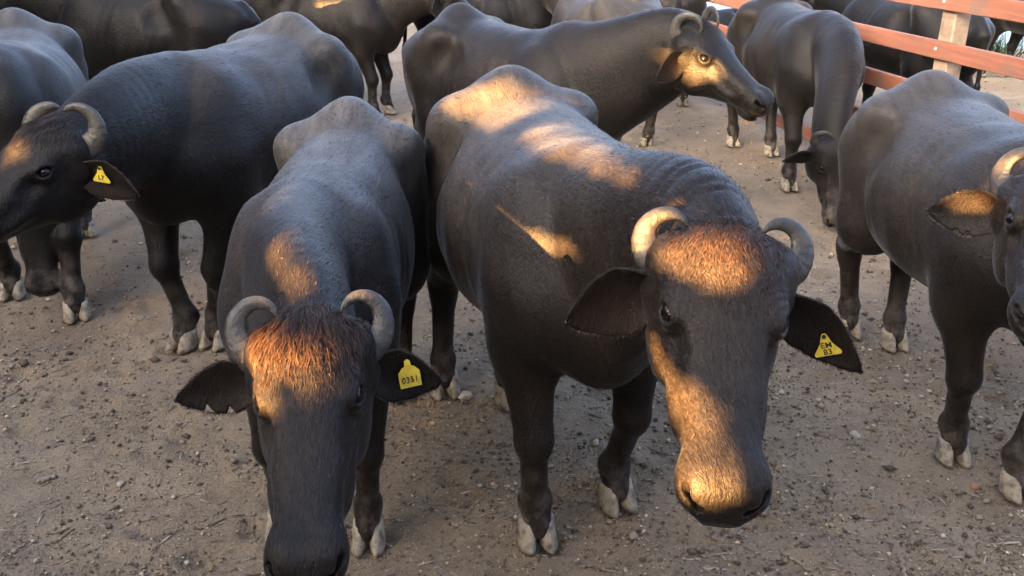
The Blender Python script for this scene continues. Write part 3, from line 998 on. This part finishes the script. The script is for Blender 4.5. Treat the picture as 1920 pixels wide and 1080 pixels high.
B['I'] = buffalo('buffalo in profile behind the middle one, sun round its eye', (-.02, 5.543), -43.9, 1.026,
    head=((.925, 4.865, 1.344), -45, 29, 6), mat='hide_dull', cell=.0135, hcell=.0075, crown=(2500, .03, 'hair_dark'), coat=30000, horn=1.0, opt=dict(eye=1.05, neck=1.25, arch=-.06, dewlap=.11, horn=dict(e1=(-1, .40, -.15), e2=(-.15, -.1, 1), arc=285, rad=.066)))
B['L'] = buffalo('buffalo by the fence with its head hanging to the ground', (2.14, 7.257), -79.3, 1.0,
    head=((2.08, 5.85, .56), -80, 70, 0), feet_world={'HR': (1.957, 8.09), 'HL': (2.203, 7.753), 'FR': (2.071, 6.687), 'FL': (2.35, 6.6)}, mat='hide_dull', cell=.016, hcell=.013)
FARC = dict(cell=.020, hcell=.020)
B['F'] = buffalo('dark buffalo seen side-on at the top left behind two others', (-2.95, 7.7), 172, 1.05, mat='hide_black', **FARC)
B['G'] = buffalo('black buffalo of which a strip shows between two rumps at the top', (-3.05, 10.2), 150, 1.0, mat='hide_black', **FARC)
B['H'] = buffalo('brownish buffalo behind the blue-black one with sun on its flank', (-1.85, 9.3), -15, 1.02, mat='hide_dull', **FARC)
B['J'] = buffalo('buffalo seen from behind at the top centre', (.80, 8.5), 112, 1.0, mat='hide_grey', **FARC)
B['K'] = buffalo('black buffalo filling the gap above the back of the profile buffalo', (-.25, 9.7), 4, 1.0, mat='hide_black', **FARC)
B['N'] = buffalo('brown buffalo beside the pale pond at the top centre', (1.75, 10.5), 80, 1.0, mat='hide_dull', **FARC)
B['M2'] = buffalo('black buffalo behind the fence post looking left', (3.45, 8.4), 112, 1.0, mat='hide_black', **FARC)

def copy_tree(o, label, loc, rz, s):
    c = o.copy(); COL.objects.link(c)
    c.location = loc; c.rotation_euler = (0, 0, R(rz)); c.scale = (s, s, s)
    c['label'] = label
    for ch in list(o.children):
        d = ch.copy(); COL.objects.link(d); d.parent = c
        for g in ch.children:
            e = g.copy(); COL.objects.link(e); e.parent = d
    return c
copy_tree(B['M2'], 'black buffalo standing beyond the rails just right of the post', (5.5, 12.2, 0), 60, 1.0)
copy_tree(B['G'], 'dark buffalo beyond the rails at the right edge', (6.25, 11.5, 0), 100, 1.0)
copy_tree(B['F'], 'black buffalo wallowing in the pond left of the rails', (3.2, 16.2, -.88), 20, 1.0)

# ------------------------------------------------------------------ fence
def wood(name, a, b, paint=None):
    k = NM(name)
    g = k.noise(1.0, 6, .65, vec=k.mapping((2.0, 45, 45)))
    c = k.mix(k.ramp(g, [(.3, 0), (.7, 1)]), a, b)
    c = k.mix(k.ramp(k.noise(7, 5, .65), [(.48, 0), (.66, .7)]), c, (.12, .085, .065))
    k.set('Base Color', c); k.set('Roughness', .72)
    k.normal(k.bump(g, .5, .006))
    return k.m
M['rail'] = wood('red_brown_rail', (.16, .056, .032), (.26, .098, .054))
M['post'] = wood('weathered_post', (.20, .14, .09), (.30, .225, .15))
M['bolt'] = simple('galvanised_bolt', (.55, .5, .42), .45, .6)
def box(c, h, bev=.006):
    """bevelled box centred at c with half sizes h -> V,F"""
    V = []; h = np.array(h, float)
    from itertools import product
    import bmesh
    bm = bmesh.new()
    bmesh.ops.create_cube(bm, size=1.0)
    for v in bm.verts: v.co = Vector((v.co.x * 2 * h[0], v.co.y * 2 * h[1], v.co.z * 2 * h[2]))
    bmesh.ops.bevel(bm, geom=bm.edges[:], offset=bev, segments=1, affect='EDGES')
    bm.verts.index_update()
    V = np.array([(v.co.x + c[0], v.co.y + c[1], v.co.z + c[2]) for v in bm.verts])
    F = [tuple(v.index for v in f.verts) for f in bm.faces]
    bm.free()
    return V, F
FX0, FY0 = 2.80, 6.2
FA = math.atan2(1.0, -.193)
fence = empty('timber_fence', (FX0, FY0, 0), FA)
tag(fence, 'rail fence of red brown planks bolted to weathered posts', 'fence')
for px in (-4.6, -2.3, 0.0, 2.9, 5.8, 8.7, 11.6, 14.5):
    v, fc = box((px, -.062, .82), (.072, .058, .86), .008)
    mesh_obj('post', v, fc, M['post'], fence, False)
for r_i, rz_ in enumerate((.20, .50, .80, 1.10, 1.40)):
    for a, b in ((-4.75, 2.97), (2.98, 8.74), (8.75, 14.6)):
        v, fc = box(((a + b) / 2, .020, rz_ + rng.uniform(-.006, .006)), ((b - a) / 2, .021, .056 + rng.uniform(-.003, .003)), .005)
        mesh_obj('rail', v, fc, M['rail'], fence, False)
    for px in (-4.6, -2.3, 0.0, 2.9, 5.8, 8.7, 11.6, 14.5):
        c = np.array([px, .047, rz_ + .005])
        v, fc = uv_ball(np.zeros(3), .013, 8, 6)
        mesh_obj('bolt', v * np.array([1, .6, 1]) + c, fc, M['bolt'], fence)

# ------------------------------------------------------------------ loose stuff on the ground
def in_view_points(n, y0=1.55, y1=13.0):
    t = rng.uniform(0, 1, n)
    y = 1 / (1 / y0 + t * (1 / y1 - 1 / y0))
    x = rng.uniform(-.66, .66, n) * (y + .7)
    return x, y
def island_material(name, stops, rough=.85):
    k = NM(name)
    g = k.n('ShaderNodeNewGeometry')
    c = k.ramp(g.outputs['Random Per Island'], stops)
    c = k.mix(.35, c, k.ramp(k.noise(180, 3, .6), [(.3, .4), (.7, 1.0)]), 'MULTIPLY')
    k.set('Base Color', c); k.set('Roughness', rough); k.set('Specular IOR Level', .3)
    return k.m
M['pebble'] = island_material('pebbles', [(0, (.075, .057, .040)), (.3, (.14, .105, .072)), (.6, (.25, .195, .135)), (.85, (.36, .285, .185)), (1, (.60, .51, .36))])
M['chip'] = island_material('wood_chips', [(0, (.10, .075, .055)), (.3, (.20, .155, .11)), (.7, (.34, .28, .20)), (1, (.46, .39, .28))])
def scatter_mesh(name, base, F0, x, y, scale3, yaw, tilt, mat, label, lift):
    n = len(x)
    nv = len(base)
    V = base[None] * scale3[:, None, :] * rng.uniform(.75, 1.25, (n, nv, 1))
    ct, st = np.cos(tilt)[:, None], np.sin(tilt)[:, None]
    X, Z = V[..., 0] * ct - V[..., 2] * st, V[..., 0] * st + V[..., 2] * ct
    c, s = np.cos(yaw)[:, None], np.sin(yaw)[:, None]
    P = np.stack([x[:, None] + X * c - V[..., 1] * s, y[:, None] + X * s + V[..., 1] * c, (ground_z(x, y) - .012 + lift)[:, None] + Z], -1)
    Q = (np.arange(n) * nv)[:, None, None] + F0[None]
    o = mesh_obj(name, P.reshape(-1, 3), Q.reshape(-1, F0.shape[1]), mat, None, False)
    return tag(o, label, name.replace('_', ' '), None, 'stuff')
OCT = np.array([(1, 0, 0), (-1, 0, 0), (0, 1, 0), (0, -1, 0), (0, 0, 1), (0, 0, -1)], float)
OCTF = np.array([(0, 2, 4), (2, 1, 4), (1, 3, 4), (3, 0, 4), (2, 0, 5), (1, 2, 5), (3, 1, 5), (0, 3, 5)])
n = 112000
x, y = in_view_points(n)
dens = vnoise(x, y, 1.1, 11) * .6 + vnoise(x, y, 3.7, 12) * .4
keep = rng.uniform(.25, .75, n) < dens + .05
x, y = x[keep], y[keep]; n = len(x)
r = np.exp(rng.normal(math.log(.0029), .60, n)).clip(.0015, .022) * np.clip(.65 + y * .12, .8, 1.6)
scatter_mesh('gravel', OCT, OCTF, x, y, np.stack([r * 1.25, r, r * .75], 1), rng.uniform(0, 6.28, n), rng.normal(0, .2, n), M['pebble'],
             'fine pale gravel and crumbs strewn over the earth', .003 + r * .35)
n = 9000
x, y = in_view_points(n)
ln = np.exp(rng.normal(math.log(.0075), .65, n)).clip(.003, .045)
BOX = np.array([(-1, -1, -1), (1, -1, -1), (1, 1, -1), (-1, 1, -1), (-1, -1, 1), (1, -1, 1), (1, 1, 1), (-1, 1, 1)], float)
BOXF = np.array([(0, 3, 2, 1), (4, 5, 6, 7), (0, 1, 5, 4), (1, 2, 6, 5), (2, 3, 7, 6), (3, 0, 4, 7)])
scatter_mesh('wood_litter', BOX, BOXF, x, y, np.stack([ln, ln * .09 + .0006, np.full(n, .0008)], 1), rng.normal(.6, .9, n), rng.normal(0, .10, n), M['chip'],
             'straw and wood splinters littering the earth', np.full(n, .003))
def rock(px, py, r, flat, label, col, seed):
    import bmesh
    bm = bmesh.new(); bmesh.ops.create_icosphere(bm, subdivisions=2, radius=1.0)
    q = np.random.default_rng(seed)
    ph = q.uniform(0, 6, 6)
    for v in bm.verts:
        c = v.co
        k = 1 + .18 * math.sin(c.x * 2.3 + ph[0]) * math.cos(c.y * 2.9 + ph[1]) + .12 * math.sin(c.z * 5 + c.x * 4 + ph[2]) + .05 * math.sin(c.y * 11 + ph[3])
        v.co = Vector((c.x * k * 1.25, c.y * k * .9, c.z * k * flat)) * r
    bm.verts.index_update()
    V = np.array([v.co[:] for v in bm.verts]); F = [tuple(v.index for v in f.verts) for f in bm.faces]
    bm.free()
    o = mesh_obj('stone', V, F, col)
    o.location = (px, py, float(ground_z(np.array([px]), np.array([py]))[0]) - .012 + r * flat * .45)
    o.rotation_euler = (0, 0, seed * 1.7)
    tag(o, label, 'stone')
M['stone_pale'] = simple('pale_stone', (.38, .33, .25), .85, .3, (40, (.22, .19, .15), .4, .65), (90, .5, .004))
M['stone_red'] = simple('reddish_stone', (.34, .18, .11), .85, .3, (40, (.20, .12, .08), .4, .65), (90, .5, .004))
def stick(pts, r0, r1, label, col, name='stick', cat='stick'):
    P = catmull([(x, y, float(ground_z(np.array([x]), np.array([y]))[0]) - .012 + r0 * .8) for x, y in pts], 18)
    P[:, 2] += .003 * np.sin(np.arange(18) * 1.9)
    P[:, 0] += .004 * np.sin(np.arange(18) * 1.3 + len(label))
    r = np.linspace(r0, r1, 18) * (1 + .15 * np.sin(np.arange(18) * 2.7))
    V, F = tube(P, r, r * .8, 8, ref=(0, 0, 1))
    tag(mesh_obj(name, V, F, col), label, cat)
M['twig'] = simple('pale_twig', (.34, .28, .20), .8, .3, (50, (.18, .14, .10), .4, .6), (120, .4, .003))
rock(-1.405, 2.807, .017, .6, 'pale flat stone on bare earth in the lower left', M['stone_pale'], 1)
rock(-.190, 3.44, .026, .8, 'pale stone beside the hind hoof of the middle buffalo', M['stone_pale'], 2)
rock(1.378, 3.189, .024, .45, 'pale flat stone on bare earth right of the orange muzzle', M['stone_pale'], 3)
rock(1.691, 2.831, .017, .8, 'small reddish stone below the front hoof at the right', M['stone_red'], 4)
stick([(.884, 2.471), (.93, 2.41), (.969, 2.349)], .006, .004, 'bare stick lying below the orange muzzle at the bottom edge', M['twig'])
stick([(1.263, 2.424), (1.25, 2.37), (1.244, 2.30)], .009, .007, 'thick pale stick at the bottom edge in the lower right', M['twig'])
stick([(.868, 2.668), (.93, 2.672), (.999, 2.707)], .003, .0015, 'thin curved twig just right of the orange muzzle', M['twig'], 'twig', 'twig')
stick([(1.504, 4.62), (1.60, 4.58), (1.682, 4.522)], .006, .004, 'pale straight stick behind the right-hand horn of the middle buffalo', M['twig'])
stick([(-1.708, 2.818), (-1.69, 2.84), (-1.665, 2.87)], .010, .008, 'short thick wood chip near the left edge', M['twig'], 'wood_chip', 'wood chip')
stick([(-1.538, 2.52), (-1.50, 2.53), (-1.478, 2.544)], .006, .005, 'slim pale wood chip in the lower left below the thick one', M['twig'], 'wood_chip', 'wood chip')
stick([(2.12, 3.40), (2.16, 3.46), (2.218, 3.5)], .006, .004, 'pale stick at the right edge behind the front hoof', M['twig'])
# openings in the added walls, shaped for sun patches (position along the wall, height)
GAPS_LEFT = [
    [(2.435, 2.576), (1.774, 2.719), (1.745, 2.627), (2.321, 2.51)],
]
GAPS_BACK = [
    [(-4.903, 2.605), (-4.831, 2.652), (-4.678, 2.682), (-4.538, 2.634), (-4.359, 2.572), (-4.334, 2.533), (-4.422, 2.501), (-4.726, 2.552)],
    [(-4.223, 2.476), (-4.257, 2.534), (-4.381, 2.565), (-4.1, 2.498), (-3.805, 2.46), (-3.337, 2.396), (-3.353, 2.368), (-3.569, 2.392), (-3.879, 2.423)],
    [(-3.868, 2.221), (-3.76, 2.203), (-3.615, 2.189), (-3.583, 2.167), (-3.68, 2.16), (-3.793, 2.176)],
    [(-3.187, 2.272), (-3.192, 2.314), (-3.159, 2.338), (-3.116, 2.339), (-3.094, 2.328), (-3.144, 2.295), (-3.138, 2.274), (-3.146, 2.218)],
    [(-3.102, 2.273), (-3.032, 2.292), (-2.936, 2.296), (-2.865, 2.265), (-2.84, 2.218), (-2.866, 2.194), (-2.948, 2.206), (-3.079, 2.238)],
    [(-3.112, 2.094), (-3.046, 2.072), (-2.965, 2.024), (-2.854, 2.017), (-2.787, 1.977), (-2.729, 1.921), (-2.688, 1.883), (-2.673, 1.842), (-2.787, 1.836), (-2.839, 1.872), (-2.893, 1.937), (-3.029, 2.003)],
    [(-4.084, 2.221), (-4.065, 2.257), (-4.024, 2.263), (-3.872, 2.212), (-3.749, 2.148), (-3.776, 2.144), (-3.888, 2.174)],
    [(-4.665, 2.338), (-4.752, 2.348), (-4.336, 2.31), (-4.265, 2.29)],
    [(-3.819, 2.051), (-3.822, 2.092), (-3.753, 2.111), (-3.66, 2.08), (-3.644, 2.033), (-3.653, 2.005), (-3.611, 1.966), (-3.67, 1.964), (-3.734, 2.005)],
    [(-3.674, 2.087), (-3.656, 2.104), (-3.607, 2.075), (-3.569, 2.029), (-3.534, 1.971), (-3.557, 1.97), (-3.611, 2.016)],
    [(-4.93, 2.868), (-4.824, 2.904), (-4.674, 2.85), (-4.602, 2.785), (-4.711, 2.771), (-4.816, 2.741), (-4.903, 2.796)],
    [(-5.088, 2.917), (-4.918, 2.897), (-4.93, 2.868), (-5.073, 2.885)],
    [(-6.277, 2.437), (-6.144, 2.447), (-6.076, 2.378), (-6.172, 2.358)],
    [(-2.646, 2.428), (-2.618, 2.451), (-2.572, 2.455), (-2.591, 2.399), (-2.594, 2.386), (-2.625, 2.379)],
    [(-2.78, 2.314), (-2.723, 2.334), (-2.605, 2.327), (-2.615, 2.305), (-2.616, 2.298), (-2.682, 2.295)],
]

# ------------------------------------------------------------------ plants beyond the fence
def grass_tuft(x, y, h, n, label):
    P = np.stack([x + rng.normal(0, h * .35, n), y + rng.normal(0, h * .35, n), np.full(n, -.02)], 1)
    D = np.stack([rng.normal(0, .35, n), rng.normal(0, .35, n), np.ones(n)], 1); D /= np.linalg.norm(D, axis=1)[:, None]
    Nn = np.cross(D, rng.normal(0, 1, (n, 3))); Nn /= np.linalg.norm(Nn, axis=1)[:, None]
    v, q = hair_strips(P, D, Nn, rng.uniform(.5, 1.1, n) * h, .010, .45, 4)
    tag(mesh_obj('grass_tuft', v, q, M['grass']), label, 'grass')
M['grass'] = island_material('grass_blades', [(0, (.035, .06, .018)), (.6, (.07, .11, .03)), (1, (.13, .15, .06))], .6)
grass_tuft(6.75, 13.4, .55, 260, 'green weeds beyond the rails near the right edge')

# ------------------------------------------------------------------ added unseen plank walls, left and behind, that block and shape the sun
ROW = .016
def inside(poly, Y, z):
    """even-odd test for an array of positions Y at one height z"""
    r = np.zeros(len(Y), bool)
    n = len(poly)
    for i in range(n):
        (y1, z1), (y2, z2) = poly[i], poly[(i + 1) % n]
        if (z1 > z) != (z2 > z):
            r ^= Y < (y2 - y1) * (z - z1) / (z2 - z1) + y1
    return r
M['plank'] = wood('grey_plank', (.075, .058, .044), (.12, .095, .072))
def sun_blocker(label, loc, rz, a0, a1, top, gaps):
    """horizontal planks along local x from a0 to a1, left open where sun should pass"""
    root = empty('sun_blocker', loc, rz)
    tag(root, label, 'wall')
    Y = np.arange(a0, a1, .02)
    z = 0.0
    unit = {}
    zs = [p[1] for g in gaps for p in g] or [0]
    lo, hi = min(zs) - .1, max(zs) + .1
    i = 0
    while z < top:
        hgt = ROW if lo < z + ROW < hi else .20
        zc = z + hgt / 2
        op = np.zeros(len(Y), bool)
        if lo < zc < hi:
            for g in gaps: op |= inside(g, Y, zc)
        ch = np.flatnonzero(np.diff(op.astype(int)))
        edges = [0] + [int(c) + 1 for c in ch] + [len(Y)]
        for a, b in zip(edges[:-1], edges[1:]):
            if op[a] or b - a < 2: continue
            y0, y1 = Y[a], Y[b - 1] + .02
            key = (round(y1 - y0, 2), hgt)
            if key not in unit:
                v, fc = box((0, 0, 0), (key[0] / 2, .014, hgt / 2 + .002), .002)
                o = mesh_obj('plank', v, fc, M['plank'], root, False); unit[key] = o.data
            else:
                o = share('plank', unit[key], root)
            o.location = ((y0 + y1) / 2, .004 * ((i % 2) * 2 - 1) + rng.uniform(-.001, .001), zc)
        z += hgt; i += 1
    for y in (np.arange(a0 + .1, a1, 3.4) if a0 > -5 else (-8.9, -5.0, -1.0, 1.0, 6.95)):
        v, fc = box((y, .12, top / 2), (.08, .08, top / 2), .008)
        mesh_obj('post', v, fc, M['post'], root, False)
sun_blocker('added plank wall left of the yard that blocks the sun', (-7.0, 0, 0), R(90), -2.58, 12.6, 4.6, GAPS_LEFT)
sun_blocker('added plank wall behind the camera that shapes the sun patches', (0, -2.6, 0), R(180), -9.0, 7.06, 4.6, [[(-x, z) for x, z in g] for g in GAPS_BACK])
